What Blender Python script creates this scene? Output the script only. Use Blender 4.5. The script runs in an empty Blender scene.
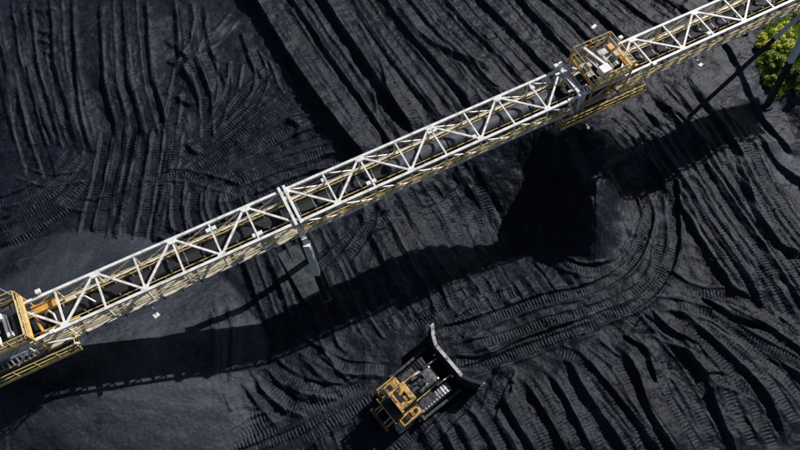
import bpy, math, random
import numpy as np
from mathutils import Vector, Matrix
random.seed(7)
R = math.radians
sc = bpy.context.scene
COL = sc.collection
# ------------------------------------------------------------------ camera, sky, sun
CH = 55.0; CT = R(26); CF = 680.0
cam = bpy.data.cameras.new('camera'); cam.lens = CF/800*36; cam.sensor_width = 36; cam.clip_end = 3000
camo = bpy.data.objects.new('camera', cam); COL.objects.link(camo)
camo.location = (0, 0, CH); camo.rotation_euler = (CT, 0, 0)
sc.camera = camo
SUN_AZ, SUN_EL = 42.0, 35.0          # where the sun stands (math angle from +X) and its height
w = bpy.data.worlds.new('World'); sc.world = w; w.use_nodes = True
nt = w.node_tree; bg = nt.nodes['Background']
sky = nt.nodes.new('ShaderNodeTexSky'); sky.sky_type = 'NISHITA'; sky.sun_disc = False
sky.sun_elevation = R(SUN_EL); sky.sun_rotation = R(90-SUN_AZ)
nt.links.new(sky.outputs[0], bg.inputs[0]); bg.inputs[1].default_value = 0.05
sl = bpy.data.lights.new('sun', 'SUN'); sl.energy = 5.0; sl.angle = R(0.5); sl.color = (1, .975, .95)
so = bpy.data.objects.new('sun', sl); COL.objects.link(so)
sv = Vector((math.cos(R(SUN_AZ))*math.cos(R(SUN_EL)), math.sin(R(SUN_AZ))*math.cos(R(SUN_EL)), math.sin(R(SUN_EL))))
so.rotation_euler = sv.to_track_quat('Z', 'Y').to_euler(); so.location = sv*120
sc.view_settings.view_transform = 'Standard'; sc.view_settings.look = 'None'
sc.view_settings.exposure = 0.10; sc.view_settings.gamma = 1.0; sc.view_settings.use_curve_mapping = False
try: sc.cycles.max_bounces = 5
except Exception: pass

# ------------------------------------------------------------------ surveying: photo point -> place on a level plane
def P(x, y, z=0.0):
    u = x-400; v = 225-y
    dy = CF*math.sin(CT)+v*math.cos(CT); dz = CF*math.cos(CT)-v*math.sin(CT)
    k = (CH-z)/dz
    return (u*k, dy*k, z)

# ------------------------------------------------------------------ materials
def mat(name, col, rough=.6, metal=0., dirt=(.06, .055, .05), amt=.35, scale=1.6, bump=.0, spec=.5, lo=.42, hi=.72):
    m = bpy.data.materials.new(name); m.use_nodes = True; t = m.node_tree; b = t.nodes['Principled BSDF']
    tc = t.nodes.new('ShaderNodeTexCoord'); n = t.nodes.new('ShaderNodeTexNoise')
    n.inputs['Scale'].default_value = scale; n.inputs['Detail'].default_value = 8; n.inputs['Roughness'].default_value = .7
    t.links.new(tc.outputs['Object'], n.inputs['Vector'])
    r = t.nodes.new('ShaderNodeValToRGB'); r.color_ramp.elements[0].position = lo; r.color_ramp.elements[1].position = hi
    t.links.new(n.outputs[0], r.inputs[0])
    mu = t.nodes.new('ShaderNodeMath'); mu.operation = 'MULTIPLY'; mu.inputs[1].default_value = amt
    t.links.new(r.outputs[0], mu.inputs[0])
    mx = t.nodes.new('ShaderNodeMix'); mx.data_type = 'RGBA'
    mx.inputs['A'].default_value = (*col, 1); mx.inputs['B'].default_value = (*dirt, 1)
    t.links.new(mu.outputs[0], mx.inputs['Factor']); t.links.new(mx.outputs['Result'], b.inputs['Base Color'])
    b.inputs['Roughness'].default_value = rough; b.inputs['Metallic'].default_value = metal
    b.inputs['Specular IOR Level'].default_value = spec
    if bump:
        n2 = t.nodes.new('ShaderNodeTexNoise'); n2.inputs['Scale'].default_value = scale*9; n2.inputs['Detail'].default_value = 5
        t.links.new(tc.outputs['Object'], n2.inputs['Vector'])
        bp = t.nodes.new('ShaderNodeBump'); bp.inputs['Strength'].default_value = bump; bp.inputs['Distance'].default_value = .05
        t.links.new(n2.outputs[0], bp.inputs['Height']); t.links.new(bp.outputs[0], b.inputs['Normal'])
    return m
M = dict(
    white=mat('white_paint', (.80, .785, .75), .45, 0, (.22, .16, .11), .62, 2.0, lo=.47, hi=.66),
    grey=mat('galvanised', (.36, .37, .38), .5, .4, (.06, .06, .06), .6),
    cream=mat('cream_paint', (.64, .58, .44), .6, 0, (.07, .06, .045), .75, 2.5),
    yellow=mat('yellow_paint', (.78, .57, .22), .5, 0, (.12, .08, .05), .55, 2.5),
    orange=mat('orange_paint', (.74, .40, .09), .5, 0, (.06, .045, .03), .6, 2.5),
    dozer=mat('plant_yellow', (.60, .34, .09), .5, 0, (.016, .014, .013), 1., 2.2, lo=.43, hi=.60),
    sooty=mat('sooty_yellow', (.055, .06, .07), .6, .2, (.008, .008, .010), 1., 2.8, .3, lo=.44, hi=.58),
    belt=mat('belt_rubber', (.012, .012, .014), .8, 0, (.03, .03, .034), .6, 1.2, .5),
    coalbed=mat('coal_on_belt', (.014, .014, .017), .8, 0, (.03, .03, .036), .5, 3, 1.),
    hood=mat('belt_hood', (.085, .09, .11), .6, .2, (.02, .02, .025), .8, 2),
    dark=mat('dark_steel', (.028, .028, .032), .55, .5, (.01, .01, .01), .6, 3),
    grate=mat('grating', (.10, .09, .06), .8, .2, (.015, .015, .014), .8, 2.2, .5),
    rust=mat('rusty_steel', (.20, .09, .04), .8, .1, (.03, .02, .015), .7, 3),
    box=mat('enclosure_white', (.8, .79, .75), .4, 0, (.3, .28, .24), .3),
    lamp=mat('lamp_housing', (.78, .78, .76), .35, 0, (.4, .4, .38), .3),
    red=mat('red_paint', (.35, .06, .04), .5),
    track=mat('track_steel', (.03, .03, .033), .5, .6, (.012, .012, .013), .7, 4),
    worn_or_highlight=mat('worn_or_highlight_steel', (.55, .55, .55), .5, .3, (.06, .06, .06), .95, 3.2, lo=.45, hi=.62),
    glass=mat('dark_glass', (.02, .025, .03), .12, 0, (.02, .02, .02), .1),
    slab=mat('dusty_concrete', (.058, .062, .070), .9, 0, (.014, .015, .019), 1., 1.3, .5, lo=.42, hi=.62),
    bark=mat('bark', (.10, .07, .05), .9),
)
# coal ground: albedo carries only where pale fines and dark lump coal lie
def coal_material():
    m = bpy.data.materials.new('coal'); m.use_nodes = True; t = m.node_tree; b = t.nodes['Principled BSDF']; L = t.links.new
    tc = t.nodes.new('ShaderNodeTexCoord'); at = t.nodes.new('ShaderNodeAttribute'); at.attribute_name = 'fines'
    def noise(s, d, ro=.65):
        n = t.nodes.new('ShaderNodeTexNoise'); n.inputs['Scale'].default_value = s; n.inputs['Detail'].default_value = d
        n.inputs['Roughness'].default_value = ro; L(tc.outputs['Object'], n.inputs['Vector']); return n
    n1 = noise(.22, 6); n2 = noise(4.2, 7, .8)
    def ramp(src, a, b_, c0, c1):
        r = t.nodes.new('ShaderNodeValToRGB'); r.color_ramp.elements[0].position = a; r.color_ramp.elements[1].position = b_
        r.color_ramp.elements[0].color = (*c0, 1); r.color_ramp.elements[1].color = (*c1, 1); L(src, r.inputs[0]); return r
    base = ramp(n1.outputs[0], .40, .60, (.0040, .0053, .0096), (.0086, .0110, .0184))
    grain = ramp(n2.outputs[0], .38, .66, (.5, .5, .5), (1.8, 1.8, 1.8))
    mul = t.nodes.new('ShaderNodeMix'); mul.data_type = 'RGBA'; mul.blend_type = 'MULTIPLY'; mul.inputs['Factor'].default_value = 1
    L(base.outputs[0], mul.inputs['A']); L(grain.outputs[0], mul.inputs['B'])
    n4 = noise(1.4, 5, .7); r4 = ramp(n4.outputs[0], .38, .63, (.68, .68, .69), (1.38, 1.37, 1.35)); mu4 = t.nodes.new('ShaderNodeMix'); mu4.data_type = 'RGBA'; mu4.blend_type = 'MULTIPLY'; mu4.inputs['Factor'].default_value = 1
    L(mul.outputs['Result'], mu4.inputs['A']); L(r4.outputs[0], mu4.inputs['B'])
    mx = t.nodes.new('ShaderNodeMix'); mx.data_type = 'RGBA'; L(at.outputs['Fac'], mx.inputs['Factor'])
    L(mu4.outputs['Result'], mx.inputs['A'])
    fin = ramp(n2.outputs[0], .36, .64, (.046, .054, .067), (.105, .118, .136)); L(fin.outputs[0], mx.inputs['B'])
    L(mx.outputs['Result'], b.inputs['Base Color'])
    b.inputs['Roughness'].default_value = .48; b.inputs['Specular IOR Level'].default_value = .115
    n3 = noise(6.0, 6, .7); bp = t.nodes.new('ShaderNodeBump'); bp.inputs['Strength'].default_value = 1.; bp.inputs['Distance'].default_value = .035
    L(n3.outputs[0], bp.inputs['Height']); L(bp.outputs[0], b.inputs['Normal'])
    return m

# ------------------------------------------------------------------ mesh helpers
class MB:
    def __init__(s): s.v = []; s.f = []
    def add(s, vs, fs):
        k = len(s.v); s.v += [tuple(p) for p in vs]; s.f += [tuple(k+i for i in f) for f in fs]; return s
    def box(s, c, d, rz=0., mtx=None):
        x, y, z = d[0]/2, d[1]/2, d[2]/2
        vs = [Vector((i, j, k)) for i in (-x, x) for j in (-y, y) for k in (-z, z)]
        q = mtx if mtx is not None else Matrix.Rotation(rz, 3, 'Z')
        vs = [q @ v+Vector(c) for v in vs]
        return s.add(vs, [(0, 1, 3, 2), (4, 6, 7, 5), (0, 4, 5, 1), (2, 3, 7, 6), (0, 2, 6, 4), (1, 5, 7, 3)])
    def bar(s, p, q, w_, h_=None):
        p = Vector(p); q = Vector(q); d = q-p; h_ = h_ or w_
        if d.length < 1e-5: return s
        x = d.normalized(); up = Vector((0, 0, 1)) if abs(x.z) < .95 else Vector((1, 0, 0))
        y = up.cross(x).normalized(); z = x.cross(y)
        m_ = Matrix((x, y, z)).transposed()
        return s.box((p+q)/2, (d.length, w_, h_), mtx=m_)
    def tube(s, pts, r, n=8, cap=True):
        pts = [Vector(p) for p in pts]; rings = []
        rr = r if isinstance(r, (list, tuple)) else [r]*len(pts)
        for i, p in enumerate(pts):
            d = (pts[min(i+1, len(pts)-1)]-pts[max(i-1, 0)]).normalized()
            up = Vector((0, 0, 1)) if abs(d.z) < .9 else Vector((1, 0, 0))
            a = d.cross(up).normalized(); b = d.cross(a)
            rings.append([p+(a*math.cos(2*math.pi*k/n)+b*math.sin(2*math.pi*k/n))*rr[i] for k in range(n)])
        vs = [v for rg in rings for v in rg]; fs = []
        for i in range(len(pts)-1):
            for k in range(n):
                fs.append((i*n+k, i*n+(k+1) % n, (i+1)*n+(k+1) % n, (i+1)*n+k))
        if cap: fs += [tuple(range(n))[::-1], tuple((len(pts)-1)*n+k for k in range(n))]
        return s.add(vs, fs)
    def prism(s, poly, axis, a, b):
        # poly: 2D outline; axis 'y' = extruded along y from a to b (poly in x,z); 'z' (poly in x,y); 'x' (poly in y,z)
        def pt(u, v_, w_): return {'y': (u, w_, v_), 'z': (u, v_, w_), 'x': (w_, u, v_)}[axis]
        n = len(poly); vs = [pt(u, v_, a) for u, v_ in poly]+[pt(u, v_, b) for u, v_ in poly]
        fs = [tuple(range(n)), tuple(range(2*n-1, n-1, -1))]+[(i, n+i, n+(i+1) % n, (i+1) % n) for i in range(n)]
        return s.add(vs, fs)
    def rail(s, p, q, h=1.05, gap=1.5, r=.028, mids=(.5, 1.), toe=True):
        p = Vector(p); q = Vector(q); L_ = (q-p).length; k = max(1, round(L_/gap))
        for m_ in mids: s.tube([p+Vector((0, 0, h*m_)), q+Vector((0, 0, h*m_))], r, 5)
        for i in range(k+1):
            c = p.lerp(q, i/k); s.tube([c, c+Vector((0, 0, h))], r, 5)
        if toe: s.bar(p+Vector((0, 0, .06)), q+Vector((0, 0, .06)), .012, .12)
        return s
    def mesh(s, name):
        me = bpy.data.meshes.new(name); me.from_pydata(s.v, [], s.f)
        import bmesh
        bm = bmesh.new(); bm.from_mesh(me); bmesh.ops.recalc_face_normals(bm, faces=bm.faces); bm.to_mesh(me); bm.free()
        return me
    def build(s, name, m, parent=None, smooth=False, bevel=0.):
        me = s.mesh(name); me.materials.append(m)
        if smooth:
            for p_ in me.polygons: p_.use_smooth = True
        o = bpy.data.objects.new(name, me); COL.objects.link(o)
        if parent: o.parent = parent
        if bevel:
            b = o.modifiers.new('b', 'BEVEL'); b.width = bevel; b.segments = 2; b.limit_method = 'ANGLE'
        return o
def thing(name, label, cat, loc, rz=0., group=None):
    o = bpy.data.objects.new(name, None); COL.objects.link(o); o.location = loc; o.rotation_euler = (0, 0, rz)
    o.empty_display_size = .3
    tag(o, label, cat, group); return o
def tag(o, label=None, cat=None, group=None, kind=None):
    if label: o['label'] = label
    if cat: o['category'] = cat
    if group: o['group'] = group
    if kind: o['kind'] = kind
    return o

# ------------------------------------------------------------------ the coal yard
rng = np.random.default_rng(11)
def lattice(seed): return np.random.default_rng(seed).random((256, 256)).astype(np.float32)
def vnoise(x, y, cell, seed):
    g = lattice(seed); u = x/cell+1000.3; v = y/cell+1000.7
    i = np.floor(u).astype(int); j = np.floor(v).astype(int); fu = u-i; fv = v-j
    fu = fu*fu*(3-2*fu); fv = fv*fv*(3-2*fv); i &= 255; j &= 255; i1 = (i+1) & 255; j1 = (j+1) & 255
    return (g[j, i]*(1-fu)*(1-fv)+g[j, i1]*fu*(1-fv)+g[j1, i]*(1-fu)*fv+g[j1, i1]*fu*fv)*2-1
NX, NY = 1190, 860
YA, YB = 5.6, 57.5
def halfw(y): return 33.5+(y-7.4)*.262
sg = np.linspace(-1, 1, NX)
# rows spaced so that they are even in the picture
tt = np.linspace(0, 1, NY); yg = YA+(YB-YA)*(.80*tt+.20*tt**2)
X = sg[None, :]*halfw(yg)[:, None]; Y = np.repeat(yg[:, None], NX, 1)

def bump(x, y, cx, cy, rx, ry=None, ang=0.):
    ry = ry or rx; c, s_ = math.cos(ang), math.sin(ang)
    u = ((x-cx)*c+(y-cy)*s_)/rx; v = (-(x-cx)*s_+(y-cy)*c)/ry
    return np.exp(-(u*u+v*v))
CONE = P(6, 380, 7.4)
def base(x, y):
    x = np.asarray(x, float); y = np.asarray(y, float)
    z = -.4+0*x
    # cone of fresh coal at the left
    cone = 8.15-.50*np.sqrt((x-CONE[0])**2+1.28*(y-CONE[1])**2+1.)
    z = np.maximum(z, cone)+.0
    # the yard falls away to the right
    for px, py, a, rx, ry, an in HUMPS:
        c = P(px, py); z = z+a*bump(x, y, c[0], c[1], rx, ry, an)
    return z
HUMPS = [
    (640, 185, -1.9, 6.0, 4.0, .3), (700, 150, -1.4, 5.5, 4.5, .4), (800, 130, -3.0, 5.0, 9.0, 0.),
    (592, 170, 5.3, 2.6, 4.6, -.15), (588, 222, 2.5, 1.9, 3.0, -.1), (500, 203, -4.7, 6.0, 5.8, .2),
    (540, 150, -1.2, 3., 2.5, 0.),
    (470, 60, .8, 12., 8., 0.), (120, 60, .6, 10., 8., 0.),
]
def g(px, py, it=6):
    z = 0.
    for _ in range(it):
        p = P(px, py, z); z = float(base(p[0], p[1]))
    return p[0], p[1]
H = base(X, Y)
FN = np.zeros_like(H)      # pale fines
SM = np.zeros_like(H)      # where the ground is swept smooth
def spline(pts, step=.5):
    pts = [np.array(p) for p in pts]
    if len(pts) == 2:
        n = max(2, int(np.linalg.norm(pts[1]-pts[0])/step)); return np.array([pts[0]+(pts[1]-pts[0])*i/n for i in range(n+1)])
    P_ = [2*pts[0]-pts[1]]+pts+[2*pts[-1]-pts[-2]]; out = []
    for k in range(1, len(P_)-2):
        a, b, c, d = P_[k-1:k+3]; n = max(2, int(np.linalg.norm(c-b)/step))
        for i in range(n):
            t = i/n; out.append(.5*(2*b+(c-a)*t+(2*a-5*b+4*c-d)*t*t+(3*b-a-3*c+d)*t**3))
    out.append(pts[-1]); return np.array(out)
def field(line, pad):
    """signed distance and arc length in a window round a line"""
    x0, y0 = line.min(0)-pad; x1, y1 = line.max(0)+pad
    j0, j1 = np.searchsorted(yg, [y0, y1]); j0 = max(j0-1, 0); j1 = min(j1+1, NY)
    if j1-j0 < 2: return None
    wl, wh = halfw(yg[j0]), halfw(yg[j1-1]); ca = [x0/wl, x0/wh]; cb = [x1/wl, x1/wh]
    i0, i1 = np.searchsorted(sg, [min(ca), max(cb)]); i0 = max(i0-1, 0); i1 = min(i1+1, NX)
    if i1-i0 < 2: return None
    D = np.full((j1-j0, i1-i0), 1e3, np.float32); S = np.zeros_like(D)
    s = 0.
    for a, b in zip(line[:-1], line[1:]):
        L_ = float(np.hypot(*(b-a)))
        if L_ < 1e-6: continue
        ja, jb = np.searchsorted(yg, [min(a[1], b[1])-pad, max(a[1], b[1])+pad])
        ja = max(ja, j0); jb = min(jb+1, j1)
        if jb <= ja: s += L_; continue
        xa = min(a[0], b[0])-pad; xb = max(a[0], b[0])+pad
        w1, w2 = halfw(yg[ja]), halfw(yg[jb-1])
        ia, ib = np.searchsorted(sg, [min(xa/w1, xa/w2), max(xb/w1, xb/w2)]); ia = max(ia, i0); ib = min(ib+1, i1)
        if ib <= ia: s += L_; continue
        xx = X[ja:jb, ia:ib]; yy = Y[ja:jb, ia:ib]; ux, uy = (b-a)/L_
        t = np.clip((xx-a[0])*ux+(yy-a[1])*uy, 0, L_)
        ex = xx-a[0]-ux*t; ey = yy-a[1]-uy*t; d = np.hypot(ex, ey)*np.sign(ux*ey-uy*ex+1e-9)
        sub = D[ja-j0:jb-j0, ia-i0:ib-i0]; ss = S[ja-j0:jb-j0, ia-i0:ib-i0]
        m = np.abs(d) < np.abs(sub); sub[m] = d[m]; ss[m] = (s+t)[m]; s += L_
    return (slice(j0, j1), slice(i0, i1)), D, S, s
def sst(a, b, x):
    t = np.clip((x-a)/(b-a), 0, 1); return t*t*(3-2*t)
def hsample(p):
    j = np.clip(np.searchsorted(yg, p[:, 1]), 0, NY-1); i = np.clip(np.searchsorted(sg, p[:, 0]/halfw(yg[j])), 0, NX-1)
    return H[j, i]
def noise1(s, cell, seed):
    gg = lattice(seed)[0]; u = s/cell+17.3; i = np.floor(u).astype(int); f = u-i; f = f*f*(3-2*f)
    return (gg[i & 255]*(1-f)+gg[(i+1) & 255]*f)*2-1
SEED = [100]; WK = .68; FT = .30
def track(pts, w_=.95, depth=.10, berm=.10, cleat=.05, hold=.75, pxs=True, period=.275, wob=.12):
    """the print of one crawler belt, pressed into whatever lay there"""
    SEED[0] += 1; sd = SEED[0]
    line = spline([g(*p) for p in pts] if pxs else pts)
    if wob:
        n_ = np.zeros_like(line); n_[1:-1] = line[2:]-line[:-2]; q = np.stack([-n_[:, 1], n_[:, 0]], 1)
        q /= (np.linalg.norm(q, axis=1, keepdims=True)+1e-6)
        line = line+q*(noise1(np.arange(len(line))*.5, 3., sd)*wob)[:, None]
    r = field(line, w_/2+.7)
    if r is None: return
    sl_, D, S, L_ = r; A = np.abs(D)
    hl = hsample(line); k = np.ones(9)/9; hl = np.convolve(np.pad(hl, 4, 'edge'), k, 'valid')
    sline = np.concatenate([[0], np.cumsum(np.hypot(*np.diff(line, axis=0).T))])
    hc = np.interp(S, sline, hl)
    end = sst(0, .8, S)*sst(0, .8, L_-S)
    m = (1-sst(w_/2-.06, w_/2+.10, A))*end*hold
    h = H[sl_]
    h = h*(1-m)+(hc*.75+h*.25-depth)*m
    cl = np.sin(2*np.pi*(S+.10*noise1(S, 1.3, sd+7)*1.0)/period); cl = np.clip(cl*2.2, -1, 1)
    fade = np.clip(.72+.75*noise1(S, 3.2, sd+3)+.25*noise1(S, .7, sd+4), .06, 1.3)*np.clip(1.1-.6*np.abs(noise1(S*1.7+D*2.5, .5, sd+8)), .3, 1)
    berm *= .62; depth *= .7; cl = cl+.25*noise1(S+.4*D, .16, sd+12)
    h = h+.66*cleat*cl*(1-sst(w_/2-.16, w_/2-.02, A))*end*fade
    bb = berm*(1+.8*noise1(S+np.sign(D)*40, .9, sd+1))*np.exp(-((A-w_/2-.16)/.16)**2)*end
    H[sl_] = h+bb
    FN[sl_] += FT*np.clip(bb/.25, 0, 1)*np.clip(noise1(S, 2.5, sd+9)+.3, 0, 1)+FT*.7*np.clip(cl, 0, 1)*m*np.clip(noise1(S, 3., sd+10), 0, 1)
def windrow(pts, h_=.6, lw=1.1, rw=.45, pxs=True, flat=0., rough=.14, taper=2.):
    h_ *= WK; rw = rw*.85
    """a long spill ridge: gentle on one flank (width lw, left of travel), steep on the other (rw)"""
    SEED[0] += 1; sd = SEED[0]
    line = spline([g(*p) for p in pts] if pxs else pts)
    r = field(line, max(lw, rw)*1.9)
    if r is None: return
    sl_, D, S, L_ = r
    D = D+.05*noise1(S, .8, sd+5)+.18*noise1(S, 6., sd+6)
    end = sst(0, taper, S)*sst(0, taper, L_-S)
    a = np.where(D > 0, D/lw, -D/rw)
    prof = np.clip(1-a/1.9, 0, 1)**1.15
    FN[sl_] += FT*.8*np.clip(1-np.abs(D)/.28, 0, 1)*end*np.clip(noise1(S, 3., sd+9)+.25, 0, 1)
    H[sl_] += h_*prof*end*(1+rough*noise1(S, 2.2, sd)+rough*.6*noise1(S, .6, sd+2))
def groove(pts, d_=.8, w_=.8, pxs=True):
    SEED[0] += 1; sd = SEED[0]
    line = spline([g(*p) for p in pts] if pxs else pts)
    r = field(line, w_*2.2)
    if r is None: return
    sl_, D, S, L_ = r; ww = w_*(.25+.75*np.abs(np.sin(np.pi*np.clip(S/L_, 0, 1)))**.7)*(1+.25*noise1(S, 1.2, sd))
    H[sl_] -= d_*np.clip(1-(np.abs(D)/ww)**1.6, 0, 1)*sst(0, .5, S)*sst(0, .5, L_-S)
def lerp_line(a, b, t, n=7):
    def rs(l):
        l = np.array(l, float); s = np.concatenate([[0], np.cumsum(np.hypot(*np.diff(l, axis=0).T))]); q = np.linspace(0, s[-1], n)
        return np.stack([np.interp(q, s, l[:, 0]), np.interp(q, s, l[:, 1])], 1)
    A, B = rs(a), rs(b); return A*(1-t)+B*t
def family(a, b, n, fn, jit=3., cut=.15, **kw):
    for i in range(n):
        t = (i+.5+random.uniform(-.3, .3))/n; l = lerp_line(a, b, t)
        c0 = random.uniform(0, cut); c1 = 1-random.uniform(0, cut)
        k = np.linspace(c0, c1, 6)*(len(l)-1); l = np.stack([np.interp(k, range(len(l)), l[:, 0]), np.interp(k, range(len(l)), l[:, 1])], 1)
        l = l+np.array([random.uniform(-jit, jit), random.uniform(-jit, jit)])
        fn([tuple(p) for p in l], **{k_: (v() if callable(v) else v) for k_, v in kw.items()})
U = random.uniform
#--TERRAIN--
# gentle rolling and dozed unevenness
H += .22*vnoise(X, Y, 4.5, 1)+.10*vnoise(X, Y, 1.7, 2)
def cutl(l, c0, c1, n=7):
    k = np.linspace(c0, c1, n)*(len(l)-1); l = np.array(l, float)
    return [tuple(p) for p in np.stack([np.interp(k, range(len(l)), l[:, 0]), np.interp(k, range(len(l)), l[:, 1])], 1)]
def passes(a, b, ts, hs, belts=2, cl=(.03, .06), lw=1.35, rw=.30, fine=2, ends=.06, hold=.8):
    """neighbouring blade passes between two guides: belt prints inside each swath, a spill crest along each edge"""
    for k in range(len(ts)-1):
        t0, t1 = ts[k], ts[k+1]
        for i in range(belts):
            q = t0+(t1-t0)*((i+.5)/belts+U(-.08, .08))
            if U(0, 1) < .85: track(cutl(lerp_line(a, b, q), U(0, ends*3), 1-U(0, ends*3)), cleat=U(*cl), hold=hold*U(.6, 1), depth=.05, berm=.07, w_=U(.75, .95), wob=.05)
        for i in range(fine):
            q = U(t0, t1); windrow(cutl(lerp_line(a, b, q), U(0, .5), 1-U(0, .4)), U(.06, .16), .35, .16, taper=1.5)
    for k, t in enumerate(ts):
        h = hs[k % len(hs)] if not callable(hs) else hs()
        windrow(cutl(lerp_line(a, b, t), U(0, ends), 1-U(0, ends)), h, lw*U(.8, 1.2), rw, taper=3., rough=.10)
def even(n, j=.22): return sorted((i+.5+U(-j, j))/n for i in range(n))
# ---- upper left: long passes running down the picture
for a_, b_ in (([(-20, -10), (-8, 60), (20, 165)], [(-2, -10), (12, 60), (47, 150)]), ([(2, -10), (14, 60), (48, 150)], [(84, -10), (88, 80), (104, 165)]),
               ([(88, -10), (92, 80), (110, 165)], [(158, -10), (166, 80), (192, 155)])):
    n_ = max(2, int(round((b_[0][0]-a_[0][0])/23))); passes(a_, b_, even(n_, .12), lambda: U(.42, .8), 2, ends=.04)
passes([(166, -10), (172, 60), (205, 130)], [(215, -10), (222, 40), (240, 95)], even(3), lambda: U(.3, .5), 1)
for pts in ([(8, 22), (30, 14), (60, 12)], [(38, 30), (48, 34), (58, 33)], [(38, 40), (48, 44), (58, 43)], [(42, 52), (50, 55), (60, 54)], [(164, 40), (172, 46), (180, 44)], [(166, 60), (176, 64), (182, 60)], [(168, 92), (176, 98), (186, 96)]):
    windrow(pts, .3, .4, .2, taper=.6)
# ---- upper middle: tall diagonal windrows
B = [[(225, -30), (262, 10), (292, 62), (332, 122), (372, 168)], [(268, -30), (318, 40), (360, 100), (400, 158)], [(300, -35), (345, 35), (392, 100), (420, 140)],
     [(330, -35), (372, 30), (415, 90), (448, 132)], [(362, -35), (400, 20), (445, 75), (480, 120)], [(385, -30), (430, 25), (478, 72), (512, 106)],
     [(425, -30), (462, 18), (505, 62), (540, 96)], [(450, -35), (490, 10), (530, 50), (562, 84)], [(490, -35), (520, 0), (556, 40), (590, 72)],
     [(515, -35), (548, 0), (580, 30), (610, 60)], [(545, -35), (575, -5), (610, 28), (640, 50)], [(585, -35), (612, -8), (650, 20), (690, 40)], [(615, -35), (650, -10), (690, 12), (720, 30)]]
HB = [1.8, .75, 1.35, .55, .8, .7, .65, .75, .8, .7, .6, .5, .45]
for i in range(len(B)-1):
    for q in (.3, .68):
        track(cutl(lerp_line(B[i], B[i+1], q+U(-.06, .06)), U(0, .1), 1-U(0, .1)), cleat=U(.015, .04), hold=.55, depth=.05, berm=.06, wob=.05)
    for q in range(3): windrow(cutl(lerp_line(B[i], B[i+1], U(.1, .9)), U(0, .5), 1-U(0, .4)), U(.06, .2), .4, .18, taper=1.5)
for i, pts in enumerate(B): windrow(pts, HB[i], [1.9, 1.5][i > 0], .30, taper=3, rough=.10)
windrow([(395, 5), (425, 40), (470, 62), (500, 72)], .6, 1., .35); windrow([(365, 60), (385, 85), (398, 120)], .45, .9, .3)
# ---- triangle of criss-cross belt prints in the middle of the upper left
family([(165, 165), (215, 128), (275, 58)], [(215, 205), (280, 175), (362, 160)], 13, track, 2, .12, cleat=.055, berm=.12, wob=.06, hold=.9)
for pts in ([(180, 60), (176, 100), (170, 150)], [(196, 70), (206, 100), (208, 140)], [(222, 60), (226, 90), (214, 125)], [(186, 62), (214, 40), (236, 14)],
            [(238, 60), (232, 90), (215, 115)], [(252, 50), (262, 80), (250, 110)], [(200, 20), (196, 45), (180, 70)], [(264, 50), (276, 62), (290, 92)]):
    track(pts, cleat=.05, berm=.16)
for pts in ([(186, 140), (196, 152), (205, 150)], [(180, 50), (190, 62), (178, 78)], [(176, 95), (190, 104), (200, 100)], [(240, 30), (250, 60), (262, 80)], [(285, 118), (300, 128), (292, 138)]):
    windrow(pts, .5, .6, .25, taper=.8)
# ---- left centre: belts sweeping down towards the cone
family([(-10, 265), (40, 235), (80, 205), (112, 160)], [(-20, 205), (20, 195), (55, 175), (80, 140)], 6, track, 2, .1, cleat=.055, berm=.14, hold=.9)
family([(104, 125), (96, 170), (76, 240)], [(188, 125), (178, 190), (166, 262)], 7, track, 2, .06, cleat=.06, berm=.15, hold=.9, wob=.06)
for q in (.15, .4, .63, .85): windrow(cutl(lerp_line([(104, 125), (96, 170), (76, 240)], [(188, 125), (178, 190), (166, 262)], q), 0, 1), .28, .5, .22)
family([(8, 60), (14, 110), (30, 190)], [(30, 60), (42, 120), (62, 185)], 2, track, 2, .1, cleat=.05, berm=.1)
windrow([(60, 245), (35, 258), (-5, 275)], .4, .6, .3); windrow([(55, 215), (30, 232), (-5, 240)], .35, .6, .3)
for pts in ([(178, 180), (176, 210), (182, 245)], [(196, 190), (194, 215), (204, 240)], [(216, 182), (214, 205), (222, 232)], [(236, 180), (232, 200), (244, 222)], [(254, 175), (250, 195), (258, 212)], [(160, 230), (180, 240), (205, 242)]):
    track(pts, cleat=.05, berm=.22)
family([(250, 205), (300, 182), (350, 165)], [(200, 195), (260, 172), (330, 148)], 4, track, 2, .1, cleat=.06, berm=.12, hold=.9)
# ---- between gallery and its shadow, and on into the shade
passes([(228, 240), (245, 290), (262, 345)], [(330, 205), (362, 262), (392, 330)], even(5), lambda: U(.3, .5), 2, (.02, .05))
passes([(338, 200), (368, 258), (400, 325)], [(478, 140), (520, 215), (545, 262)], even(7), lambda: U(.35, .65), 1, (.015, .045))
for pts in ([(318, 270), (350, 240), (395, 215)], [(345, 262), (370, 225), (372, 205)]): track(pts, cleat=.04, hold=.5)
# ---- below the shadow, left of the dozer
passes([(218, 385), (235, 425), (250, 480)], [(330, 345), (362, 400), (392, 470)], even(6), lambda: U(.15, .3), 1, (.02, .05))
family([(205, 432), (290, 408), (372, 372)], [(235, 480), (315, 440), (385, 398)], 5, track, 2, .05, cleat=.06, berm=.12, hold=.95)
for pts in ([(296, 342), (318, 356), (345, 366), (392, 368)], [(306, 352), (330, 372), (352, 392)], [(268, 362), (290, 380), (318, 390), (345, 392)],
            [(246, 375), (262, 396), (284, 424)], [(258, 368), (282, 396), (312, 410)], [(325, 330), (332, 350), (345, 360)], [(232, 385), (240, 408), (252, 425)]):
    track(pts, cleat=.05, berm=.14, hold=.95); windrow([(p[0]-4, p[1]+7) for p in pts], .38, .6, .26, taper=1.2)
family([(212, 425), (235, 410), (262, 412)], [(220, 450), (250, 430), (280, 420)], 3, track, 2, .1, cleat=.05)
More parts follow.
